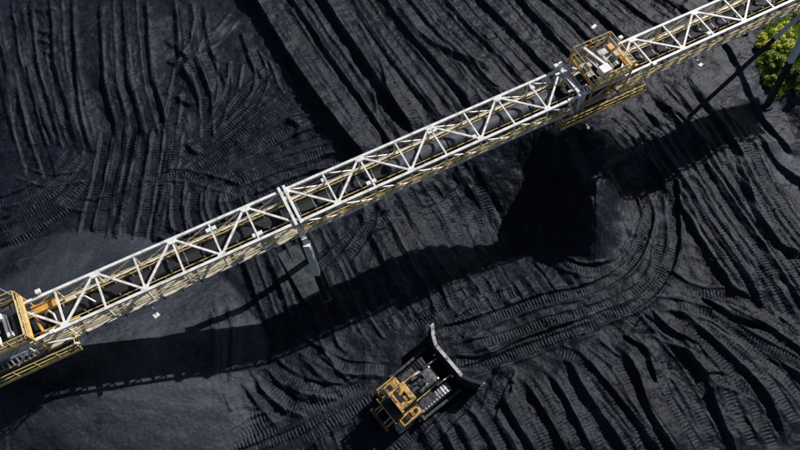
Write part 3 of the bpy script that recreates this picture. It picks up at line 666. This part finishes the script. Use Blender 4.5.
# ------------------------------------------------------------------ drive machines standing on the gallery
def machine(label, s0, kind):
    root = thing('drive_platform', label, 'machinery platform', gw(s0, 0, ZB), ANG, 'railed drive platforms on the gallery')
    b = lambda n, m_, mb, **k: mb.build(n, M[m_], root, **k)
    def q(s, t, z): return (s, -t, z)
    h = 2.35
    if kind == 'right':
        x0, x1, y0, y1 = -1.75, 1.75, -.35, W+.1           # raised deck
    else:
        x0, x1, y0, y1 = -6.5, .4, -.25, W+.15
    # posts and frame of the raised deck
    for x_ in (x0, (x0+x1)/2, x1):
        for y_ in (y0, y1):
            b('frame_post', 'orange', MB().bar(q(x_, y_, 0), q(x_, y_, h+.9), .11))
        b('frame_beam', 'orange', MB().bar(q(x_, y0, h-.08), q(x_, y1, h-.08), .14, .2))
    for y_ in (y0, y1): b('frame_beam', 'yellow', MB().bar(q(x0, y_, h-.06), q(x1, y_, h-.06), .12, .18))
    rl = MB()
    for a, c in (((x0, y0), (x1, y0)), ((x1, y0), (x1, y1)), ((x1, y1), (x0, y1)), ((x0, y1), (x0, y0))):
        rl.rail(q(*a, h+.05), q(*c, h+.05), 1.05, 1.2, .035)
    b('handrail', 'yellow', rl)
    # walkways round an open well
    b('deck_panel', 'grate', MB().box(((x0+x1)/2, -y0-.30, h+.02), (x1-x0-.1, .5, .05)))
    b('deck_panel', 'grate', MB().box(((x0+x1)/2, -y1+.30, h+.02), (x1-x0-.1, .5, .05)))
    if kind == 'right':
        b('deck_panel', 'grey', MB().box((.55, -1.35, h+.025), (1.5, 1.35, .05)))
        b('deck_panel', 'grey', MB().box((-1.35, -1.35, h+.022), (.5, 1.35, .05)))
        b('hopper_chute', 'dark', MB().prism([(-.95, h-.3), (-.35, h-.3), (-.5, 0), (-.8, 0)], 'y', -2.0, -.7))
        b('cross_beam', 'white', MB().bar(q(-1.0, .0, h+1.0), q(-.35, 2.45, h+1.0), .20, .16))
        b('cross_beam', 'grey', MB().bar(q(-1.3, .1, h+.8), q(-.95, 2.4, h+.8), .10, .12))
        b('electric_box', 'box', MB().box((-.85, -2.55, h+1.05), (.85, .72, .6), .05), bevel=.03)
        b('electric_box', 'cream', MB().box((-1.25, -1.2, h+.25), (.5, .45, .4)), bevel=.03)
        b('gearbox', 'grey', MB().box((.35, -.75, h+.35), (.8, .6, .55)), bevel=.06)
        b('motor', 'grey', MB().tube([(.1, -1.75, h+.42), (.1, -1.15, h+.42)], .27, 14))
        b('motor', 'orange', MB().box((1.3, -.55, h+.35), (.5, .6, .4)), bevel=.05); b('control_cabinet', 'cream', MB().box((1.3, -1.3, h+.3), (.4, .5, .5)), bevel=.03); b('guard_rail', 'yellow', MB().rail((.0, -1.0, h+.05), (.0, -2.6, h+.05), .9, .8, .03))
        b('drive_shaft', 'grey', MB().tube([(.75, -.8, h+.35), (1.2, -.8, h+.35)], .08, 8))
        b('hatch', 'dark', MB().box((.65, -1.8, h+.07), (.5, .4, .05)))
        # round drum with hoops beyond the deck
        b('drum', 'dark', MB().tube([(2.7, -1.05, 1.25), (2.7, -1.95, 1.25)], .52, 20))
        hp = MB()
        for t in (1.0, 1.28, 1.62, 2.0):
            hp.tube([(2.7+.58*math.cos(a), -t, 1.25+.58*math.sin(a)) for a in [math.pi*k/8 for k in range(9)]], .04, 5, True)
        b('drum_hoops', 'yellow', hp)
        for t in (.85, 2.15): b('side_frame', 'orange', MB().bar(q(1.8, t, 1.5), q(3.5, t, 1.2), .12, .2))
        b('side_frame', 'orange', MB().bar(q(1.9, .8, 2.5), q(2.15, 2.5, 2.2), .16, .16))
        # ladder-like grey frame between beam and machine
        for t in (.35, 2.2): b('frame_beam', 'white', MB().bar(q(-3.5, t, 1.9), q(-1.8, t+.1, 1.9), .16, .14))
        for s in (-3.1, -2.45): b('frame_beam', 'grey', MB().bar(q(s, .4, 1.86), q(s, 2.2, 1.86), .13, .1))
        # lower outrigger deck with its twin rails
        lo = MB().box((-.6, -W-.62, -.25), (8.4, .75, .06)); b('outrigger_deck', 'grate', lo)
        rr = MB(); rr.rail((-4.75, -W-.98, -.2), (3.1, -W-.98, -.2), 1.0, 1.3, .035); rr.rail((3.1, -W-.98, -.2), (3.1, -W+.1, -.2), 1.0, 1., .035)
        rr.rail((-4.75, -W-.98, -.2), (-4.75, -W-.3, -.2), 1.0, 1., .035); b('handrail', 'yellow', rr)
        b('edge_beam', 'yellow', MB().bar((-4.75, -W-.98, -.28), (3.1, -W-.98, -.28), .1, .18))
        b('edge_beam', 'orange', MB().bar((-4.9, -W-.42, -.2), (2.9, -W-.42, -.2), .1, .16))
        for i in range(13): b('rack_bar', 'grey', MB().bar((-3.2+i*.27, -W+.25, .45), (-3.05+i*.27, -W-.33, .2), .06, .12))
        b('rack_beam', 'grey', MB().bar((-3.4, -W+.28, .52), (.3, -W+.28, .52), .10, .12))
        b('rack_beam', 'white', MB().bar((-3.7, -W+.2, 1.7), (-3.3, -W-.35, .1), .14, .14))
        b('brace', 'orange', MB().bar((1.0, -W, 1.4), (2.4, -W-.8, 0), .1)); b('brace', 'rust', MB().bar((.2, -W-.1, 1.2), (1.4, -W-.8, 0), .12))
        b('brace', 'white', MB().bar((3.3, -W, 1.7), (3.1, -W-.9, -.2), .09))
        b('chute', 'dark', MB().prism([(-1.9, 1.6), (.9, 1.6), (.5, -1.3), (-1.3, -1.3)], 'y', -W+.1, -.9))
        # lamp mast
        b('lamp_mast', 'red', MB().tube([(.0, .45, h), (.12, .75, h+1.9)], .045, 6))
        b('lamp_head', 'lamp', MB().box((.2, .82, h+1.95), (.5, .26, .12), .3), bevel=.03)
    else:
        for i, (x_, t_, sx_, sy_, sz_, m_) in enumerate(((-1.15, .75, .6, .42, .4, 'box'), (-1.9, 2.3, 1.1, .75, .6, 'box'), (-2.0, 1.15, .9, .45, .5, 'grey'), (-2.4, .55, .9, .4, .35, 'grey'),
                                                         (-.75, 1.5, .3, 1.7, .2, 'grey'), (-3.6, 1.4, 1.2, 1.0, .6, 'hood'), (-5., 1.2, 1.3, .8, .7, 'grey'), (-.65, 2.2, .35, .3, .3, 'box'))):
            b('electric_box' if m_ == 'box' else 'gearbox', m_, MB().box((x_, -t_, h+.25), (sx_, sy_, sz_), .05*(i % 3)), bevel=.03)
        b('motor', 'grey', MB().tube([(-1.4, -1.2, h+.35), (-1.4, -1.8, h+.35)], .22, 14))
        b('deck_panel', 'dark', MB().box(((x0+x1)/2-.2, -1.45, h-.2), (x1-x0-.6, 1.6, .05)))
        b('frame_beam', 'yellow', MB().bar(q(.42, -.2, h+.15), q(.42, W+.1, h+.15), .16, .22))
        b('frame_beam', 'cream', MB().bar(q(.1, -.1, h+.05), q(.1, W, h+.05), .12, .18))
        # orange drive gear just inside the truss
        b('drive_frame', 'orange', MB().box((1.35, -.55, 1.0), (1.5, .5, .5)), bevel=.05)
        b('drive_frame', 'orange', MB().bar(q(.5, .3, 1.35), q(2.5, .25, 1.2), .1, .16)); b('drive_frame', 'yellow', MB().bar(q(.6, 2.35, 1.35), q(3.2, 2.3, 1.1), .1, .16))
        b('drive_frame', 'orange', MB().bar(q(.6, .9, 1.5), q(.9, 2.4, 1.5), .14, .14))
        b('gearbox', 'cream', MB().box((2.9, -.55, .75), (.7, .4, .45)), bevel=.05)
        b('duct', 'white', MB().tube([(1.3, -1.05, 1.25), (1.55, -1.1, 1.5), (1.8, -1.5, 1.5), (1.85, -2.0, 1.45), (2.1, -2.4, 1.4)], .075, 8), smooth=True)
        b('duct', 'white', MB().tube([(3.4, -1.35, 1.3), (3.6, -1.1, 1.5), (4.0, -1.2, 1.5), (4.5, -1.9, 1.45)], .06, 8), smooth=True)
        # outrigger deck below
        b('outrigger_deck', 'grate', MB().box((-2.6, -W-.55, -.25), (9.6, .85, .06)))
        rr = MB(); rr.rail((-7.4, -W-.98, -.2), (2.3, -W-.98, -.2), 1.0, 1.3, .035); rr.rail((2.3, -W-.98, -.2), (2.3, -W-.1, -.2), 1.0, 1., .035); b('handrail', 'yellow', rr)
        b('edge_beam', 'yellow', MB().bar((-7.4, -W-.98, -.28), (2.3, -W-.98, -.28), .1, .18))
        b('edge_beam', 'yellow', MB().bar((-7.4, -W-.20, .0), (1.2, -W-.20, .0), .1, .16))
        for i in range(20): b('rack_bar', 'grey', MB().bar((-6.2+i*.33, -W+.15, .35), (-6.05+i*.33, -W-.45, .1), .07, .14))
        b('rack_beam', 'grey', MB().bar((-6.4, -W+.2, .42), (.4, -W+.2, .42), .10, .12)); b('rack_beam', 'hood', MB().bar((-6.4, -W-.42, .2), (.4, -W-.42, .2), .1, .12))
        b('end_post', 'white', MB().bar((2.35, -W-.6, -.2), (2.35, -W-1.0, 1.0), .10)); b('brace', 'white', MB().bar((-.6, -W, 1.5), (2.3, -W-.6, 1.0), .09))
        b('brace', 'white', MB().bar((.3, -W+.1, 1.75), (-1.4, -W-.7, .8), .08))
        b('lamp_mast', 'grey', MB().tube([(.25, .15, h+.5), (-.55, 1.1, h+1.9)], .045, 6))
        b('lamp_head', 'red', MB().box((-.65, 1.2, h+1.95), (.45, .22, .14), .6), bevel=.03)
    return root
machine('yellow railed drive platform with white box and drum, midway along the upper right gallery', 43.2, 'right')
machine('drive platform with white boxes and orange frame cut off by the left edge', -2.35, 'left')

# ------------------------------------------------------------------ the bulldozer
def dozer():
    hd = R(39); c = Vector((4.29, 14.01, 0)); fw = Vector((math.cos(hd), math.sin(hd), 0)); p = c-fw*3.95+Vector((-.25, .15, 0))
    z0 = gz(p.x, p.y)
    root = thing('bulldozer', 'coal-dusted yellow bulldozer with a wide curved blade on the dark coal', 'bulldozer', (p.x, p.y, z0), hd); root.scale = (.91, .91, .91)
    b = lambda n, m_, mb, par=root, **k: mb.build(n, M[m_], par, **k)
    for sy in (1, -1):
        y = sy*1.55
        fr = b('track', 'dark', MB().prism([(-2.2, .25), (-2.4, .7), (-2.1, 1.15), (2.0, 1.15), (2.35, .75), (2.1, .25)], 'y', y-.26, y+.26), bevel=.04)
        loop = []
        Lh, r_ = 2.25, .68
        path = [(-Lh+i*.25, 1.45) for i in range(19)]
        for i in range(9): a = math.pi/2-math.pi*i/8; path.append((Lh+r_*math.cos(a), .75+r_*math.sin(a)))
        path += [(Lh-i*.25, .07) for i in range(19)]
        for i in range(9): a = -math.pi/2-math.pi*i/8; path.append((-Lh+r_*math.cos(a), .75+r_*math.sin(a)))
        pl = [Vector((a, 0, c_)) for a, c_ in path]; cum = [0]
        for i in range(len(pl)): cum.append(cum[-1]+(pl[(i+1) % len(pl)]-pl[i]).length)
        n = 44
        sh = MB().box((0, 0, 0), (.25, .76, .05)); sh.box((.08, 0, .05), (.035, .76, .09)); sm = sh.mesh('track_shoe'); sm.materials.append(M['worn_or_highlight'] if sy < 0 else M['track'])  # right belt's sunlit highlights painted as bright steel, left belt's shade as dark
        for k in range(n):
            d = cum[-1]*k/n
            i = max(j for j in range(len(pl)) if cum[j] <= d+1e-6); nx = pl[(i+1) % len(pl)]; f = (d-cum[i])/max(1e-6, cum[i+1]-cum[i])
            pt = pl[i].lerp(nx, f); dr = (nx-pl[i]).normalized()
            o = bpy.data.objects.new('track_shoe', sm); COL.objects.link(o); o.parent = fr
            o.location = (pt.x, y, pt.z); o.rotation_euler = (0, -math.atan2(dr.z, dr.x), 0)
        b('drive_sprocket', 'dark', MB().tube([(-Lh, y-.2, .85), (-Lh, y+.2, .85)], .5, 14), fr)
        b('front_idler', 'dark', MB().tube([(Lh, y-.2, .72), (Lh, y+.2, .72)], .52, 16), fr)
        # push arm
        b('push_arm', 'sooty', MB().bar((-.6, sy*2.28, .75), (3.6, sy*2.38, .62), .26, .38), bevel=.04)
        b('trunnion', 'dark', MB().tube([(-.6, sy*2.0, .75), (-.6, sy*2.45, .75)], .24, 12))
        b('lift_cylinder', 'dark', MB().tube([(1.9, sy*.95, 2.0), (2.7, sy*.95, 1.75)], .13, 8))
        b('cylinder_rod', 'worn_or_highlight', MB().tube([(2.7, sy*.95, 1.75), (3.65, sy*.95, 1.45)], .06, 8))
        # fender
        b('fender', 'dozer', MB().prism([(-2.5, 1.62), (-.35, 1.62), (-.35, 1.75), (-2.4, 1.78)], 'y', sy*1.05, sy*1.95), bevel=.03)
        b('exhaust_stack', 'track', MB().tube([(1.05, sy*.42, 2.7), (1.05, sy*.42, 3.35), (.98, sy*.42, 3.5)], .095, 8))
        b('air_cleaner', 'sooty', MB().tube([(.45, sy*.62, 2.75), (.45, sy*.62, 3.1), (.45, sy*.62, 3.12)], [.19, .19, .11], 12))
        b('headlight', 'lamp', MB().tube([(2.25, sy*.62, 2.5), (2.4, sy*.62, 2.46)], .1, 8))
        b('side_rail', 'yellow', MB().rail((-2.4, sy*1.9, 1.78), (-.6, sy*1.9, 1.78), .75, .9, .03, (1., .5), False))
        b('fuel_step', 'sooty', MB().box((.55, sy*1.35, 1.66), (1.5, .7, .08)))
    b('chassis', 'dark', MB().prism([(-2.5, .6), (-2.5, 1.6), (2.2, 1.6), (2.5, 1.2), (2.3, .6)], 'y', -1.05, 1.05), bevel=.05)
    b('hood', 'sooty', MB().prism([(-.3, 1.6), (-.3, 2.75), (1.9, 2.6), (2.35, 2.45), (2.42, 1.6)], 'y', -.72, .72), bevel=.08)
    b('radiator_grille', 'track', MB().box((2.44, 0, 2.0), (.06, 1.2, .75)))
    for k in range(5): b('hood_vent', 'track', MB().box((.75+.28*k, 0, 2.71-.075*k*.9), (.12, .7, .03)))
    b('hood_plate', 'sooty', MB().box((.15, .1, 2.83), (.7, 1.15, .10)), bevel=.03)
    b('engine_pipe', 'worn_or_highlight', MB().tube([(.2, -.55, 2.9), (.7, -.5, 3.0), (1.3, -.45, 2.8)], .07, 8), smooth=True)
    b('engine_pipe', 'grey', MB().tube([(.3, .7, 2.7), (.9, .85, 2.6), (1.5, .8, 2.5)], .08, 8), smooth=True)
    # cab with roof, windows and roll bar
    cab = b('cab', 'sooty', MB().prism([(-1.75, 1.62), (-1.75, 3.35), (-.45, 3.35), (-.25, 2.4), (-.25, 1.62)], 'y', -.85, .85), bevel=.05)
    b('cab_roof', 'dozer', MB().box((-1.1, 0, 3.45), (1.55, 1.85, .14)), cab, bevel=.05)
    b('roof_hatch', 'dark', MB().box((-1.25, .12, 3.54), (.75, 1.15, .05)), cab, bevel=.02)
    b('roof_unit', 'dozer', MB().box((-.62, -.25, 3.62), (.42, .9, .22)), cab, bevel=.04)
    b('window', 'glass', MB().box((-.33, 0, 2.85), (.04, 1.4, .7), mtx=Matrix.Rotation(.2, 3, 'Y')), cab)
    for sy in (1, -1): b('window', 'glass', MB().box((-1.1, sy*.87, 2.75), (1., .04, .8)), cab)
    for sx in (-1.9, -.2):
        pass
    rb = MB()
    for sy in (1, -1): rb.bar((-1.95, sy*1.08, 1.7), (-1.95, sy*1.08, 3.68), .2, .2)
    rb.bar((-1.95, -1.18, 3.72), (-1.95, 1.18, 3.72), .24, .22); b('roll_bar', 'dozer', rb, bevel=.03)
    b('beacon', 'orange', MB().tube([(-1.7, .7, 3.5), (-1.7, .7, 3.68)], .09, 8), cab)
    for k, yy in enumerate((-1.45, -.35, .35, 1.45)):
        b('side_cover', 'dozer', MB().box((-.95+.12*(k % 2), yy*.98, 1.86 if abs(yy) > 1 else 3.58), (.75, .5, .18 if abs(yy) > 1 else .06)), bevel=.04)
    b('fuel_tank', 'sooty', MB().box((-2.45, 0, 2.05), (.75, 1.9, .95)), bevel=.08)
    b('tank_cap', 'dark', MB().tube([(-2.5, .5, 2.5), (-2.5, .5, 2.6)], .12, 10))
    for yy, xx, wx, wy in ((1.45, -1.35, .5, .45), (-1.5, -1.75, .45, .5), (-1.45, -.75, .3, .3), (0., -2.55, .35, .8), (1.5, -2.0, .4, .5)):
        b('service_cover', 'track', MB().box((xx, yy, 1.9 if abs(yy) > 1 else 2.56), (wx, wy, .22 if abs(yy) > 1 else .06)), bevel=.03)
    for yy in (-.45, .0, .5): b('hydraulic_hose', 'dark', MB().tube([(-.3, yy, 2.8), (.2, yy+.15, 3.0), (.8, yy-.1, 2.95), (1.5, yy+.1, 2.75)], .045, 6), smooth=True)
    b('hood_box', 'track', MB().box((.9, -.15, 2.85), (.55, .5, .22)), bevel=.03); b('hood_box', 'hood', MB().box((1.55, .3, 2.72), (.4, .45, .2)), bevel=.03)
    b('hand_rail', 'yellow', MB().rail((-.3, .95, 1.75), (1.4, .95, 1.72), .8, .8, .025, (1., .5), False)); b('hand_rail', 'yellow', MB().rail((-.3, -.95, 1.75), (1.2, -.95, 1.72), .8, .8, .025, (1., .5), False))
    # ripper
    rp = b('ripper', 'rust', MB().bar((-3.65, -1.15, 1.15), (-3.65, 1.15, 1.15), .3, .36), bevel=.03)
    for sy in (-.85, .85): b('ripper_arm', 'orange', MB().bar((-2.6, sy, 1.2), (-3.6, sy, 1.1), .16, .24), rp); b('ripper_cylinder', 'worn_or_highlight', MB().tube([(-2.7, sy*.6, 1.9), (-3.5, sy*.6, 1.3)], .07, 8), rp)
    b('ripper_shank', 'dark', MB().prism([(-3.9, 1.8), (-3.55, 1.8), (-3.5, .5), (-3.3, .15), (-3.8, .5)], 'y', -.06, .06), rp)
    rr = MB(); rr.rail((-2.85, -1.3, 1.7), (-2.85, 1.3, 1.7), .8, .9, .035, (1., .5), False); b('rear_rail', 'orange', rr)
    # blade: concave in profile, wings turned forward
    pl = [(4.75, 3.38), (4.15, 2.55), (3.78, 1.75), (3.78, -1.75), (4.15, -2.55), (4.75, -3.38)]
    prof = [(.42, .05), (.12, .45), (.0, .95), (.05, 1.5), (.22, 2.0), (.42, 2.25)]
    vs = []; th = .10
    for side in (0, 1):
        for (bx, by) in pl:
            for (dx, z) in prof: vs.append((bx+dx-side*th*1.4, by, z))
    nP = len(prof); nB = len(pl); N = nP*nB; fs = []
    for i in range(nB-1):
        for j in range(nP-1):
            a = i*nP+j; fs.append((a, a+nP, a+nP+1, a+1)); fs.append((N+a, N+a+1, N+a+nP+1, N+a+nP))
        for j in (0, nP-1): a = i*nP+j; fs.append((a, N+a, N+a+nP, a+nP))
    for i in (0, nB-1):
        for j in range(nP-1): a = i*nP+j; fs.append((a, a+1, N+a+1, N+a))
    bd = b('blade', 'dark', MB().add(vs, fs))
    for i in range(nB-1):
        a, c_ = pl[i], pl[i+1]
        b('blade_top_edge', 'sooty' if i > 2 and False else ('worn_or_highlight' if c_[1] > -2 else 'dark'), MB().bar((a[0]+.34, a[1], 2.29), (c_[0]+.34, c_[1], 2.29), .30, .11), bd)
        b('cutting_edge', 'worn_or_highlight', MB().bar((a[0]+.40, a[1], .08), (c_[0]+.40, c_[1], .08), .06, .22), bd)
    for sy in (1, -1):
        b('wing_tip', 'worn_or_highlight', MB().prism([(4.82, 2.3), (5.28, 2.3), (5.1, 1.6), (4.85, 1.2)], 'y', sy*3.36, sy*3.46), bd)
        b('blade_rib', 'dark', MB().box((3.55, sy*1.2, 1.2), (.3, .2, 1.7)), bd)
    return root
dozer()

# ------------------------------------------------------------------ shrubs at the upper right
def leafmat(name, a, b_):
    m = bpy.data.materials.new(name); m.use_nodes = True; t = m.node_tree; bs = t.nodes['Principled BSDF']
    gi = t.nodes.new('ShaderNodeNewGeometry'); r = t.nodes.new('ShaderNodeValToRGB')
    r.color_ramp.elements[0].color = (*a, 1); r.color_ramp.elements[1].color = (*b_, 1)
    t.links.new(gi.outputs['Random Per Island'], r.inputs[0]); t.links.new(r.outputs[0], bs.inputs['Base Color'])
    bs.inputs['Roughness'].default_value = .55
    tr = t.nodes.new('ShaderNodeBsdfTranslucent'); t.links.new(r.outputs[0], tr.inputs[0]); ms = t.nodes.new('ShaderNodeMixShader'); ms.inputs[0].default_value = .35
    t.links.new(bs.outputs[0], ms.inputs[1]); t.links.new(tr.outputs[0], ms.inputs[2]); t.links.new(ms.outputs[0], t.nodes['Material Output'].inputs[0])
    return m
LG = leafmat('leaf_green', (.06, .13, .015), (.42, .56, .07)); LY = leafmat('leaf_yellow', (.38, .44, .03), (.85, .82, .08)); LD = leafmat('leaf_dark', (.03, .07, .012), (.12, .20, .04))
def shrub(px, py, z, r_, h, m_, label, n=2600):
    r0 = random.Random(int(px*7+py)); x_, y_, _ = P(px, py, z)
    root = thing('shrub', label, 'shrub', (x_, y_, z-.2), 0, 'shrubs beside the coal yard')
    st = MB(); b = MB(); cl = []
    for k in range(22):
        a = r0.uniform(0, 6.28); d = r_*r0.uniform(.1, 1.15); zz = h*r0.uniform(.2, 1)*(1.1-.5*d/r_)
        c = Vector((d*math.cos(a), d*math.sin(a), zz)); cl.append((c, r_*r0.uniform(.14, .34)))
        st.tube([(0, 0, 0), c*.5+Vector((0, 0, .1)), c], [.06, .04, .015], 5)
    vs = []; fs = []
    for i in range(n):
        c, rr = r0.choice(cl); v = Vector((r0.gauss(0, 1), r0.gauss(0, 1), r0.gauss(0, .8)))
        v = v.normalized()*rr*r0.uniform(.5, 1.12)+c
        d1 = Vector((r0.gauss(0, 1), r0.gauss(0, 1), r0.gauss(0, .5))).normalized()*r0.uniform(.08, .2); d2 = d1.cross(Vector((r0.gauss(0, .5), r0.gauss(0, .5), 1)).normalized())*.42
        k = len(vs); vs += [v-d1, v+d2, v+d1, v-d2]; fs.append((k, k+1, k+2, k+3))
    b.add(vs, fs); me = bpy.data.meshes.new('foliage'); me.from_pydata([tuple(v) for v in b.v], [], b.f); me.materials.append(m_)
    o = bpy.data.objects.new('foliage', me); COL.objects.link(o); o.parent = root
    st.build('stem', M['bark'], root)
SH = [(766, 44, LY, 1.5, 'yellow-green shrub left of the right-hand leg, close under the gallery'), (783, 34, LY, 1.6, 'brightest yellow shrub behind the right-hand leg'), (797, 48, LG, 1.6, 'green shrub right of the white leg at the frame edge'),
      (766, 60, LG, 1.2, 'mid green shrub at the lower left of the clump'), (778, 62, LG, 1.7, 'rounded green shrub in the middle of the clump'), (795, 72, LD, 1.5, 'dark green shrub below the white leg'),
      (800, 92, LG, 1.1, 'low green shrub at the right edge on the grey slope'), (772, 80, LG, 1.2, 'low green shrub at the lower edge of the clump, near the leg foot'), (788, 50, LY, 1.3, 'yellow shrub right beside the white part of the leg'), (812, 50, LY, 1.6, 'yellow shrub cut off by the right edge'), (735, 8, LG, 1.7, 'green shrub glimpsed through the truss near the top edge'),
      (722, -2, LY, 1.4, 'yellowish shrub glimpsed through the truss at the top'), (760, 15, LD, 1.7, 'dark shrub under the gallery at the upper right'), (745, 24, LD, 1.2, 'small dark shrub under the near walkway'), (795, 15, LG, 1.7, 'green shrub under the gallery at the right edge')]
for px, py, m_, r_, l in SH:
    x_, y_ = g(px, py); z_ = gz(x_, y_); shrub(px, py, z_, r_*.72, r_*.7, m_, l)

gr = MB(); r1 = random.Random(3)
for i in range(9000):
    a_ = r1.uniform(0, 6.28); q_ = math.sqrt(r1.random())*(1+.13*math.sin(3*a_+1)+.10*math.sin(7*a_)+.06*math.sin(13*a_))
    px = 792+36*q_*math.cos(a_); py = 58+40*q_*math.sin(a_)
    x_, y_ = g(px, py, 2); z_ = gz(x_, y_); a = r1.uniform(0, 6.28); l_ = r1.uniform(.2, .55); w_ = .035
    dx, dy = math.cos(a), math.sin(a); tx, ty = r1.uniform(-.3, .3), r1.uniform(-.3, .3)
    gr.add([(x_-dx*w_, y_-dy*w_, z_-.05), (x_+dx*w_, y_+dy*w_, z_-.05), (x_+tx, y_+ty, z_+l_)], [(0, 1, 2)])
me = bpy.data.meshes.new('grass'); me.from_pydata(gr.v, [], gr.f); me.materials.append(LG)
o = bpy.data.objects.new('grass', me); COL.objects.link(o); tag(o, 'rough green grass between the shrubs at the upper right', 'grass', kind='stuff')
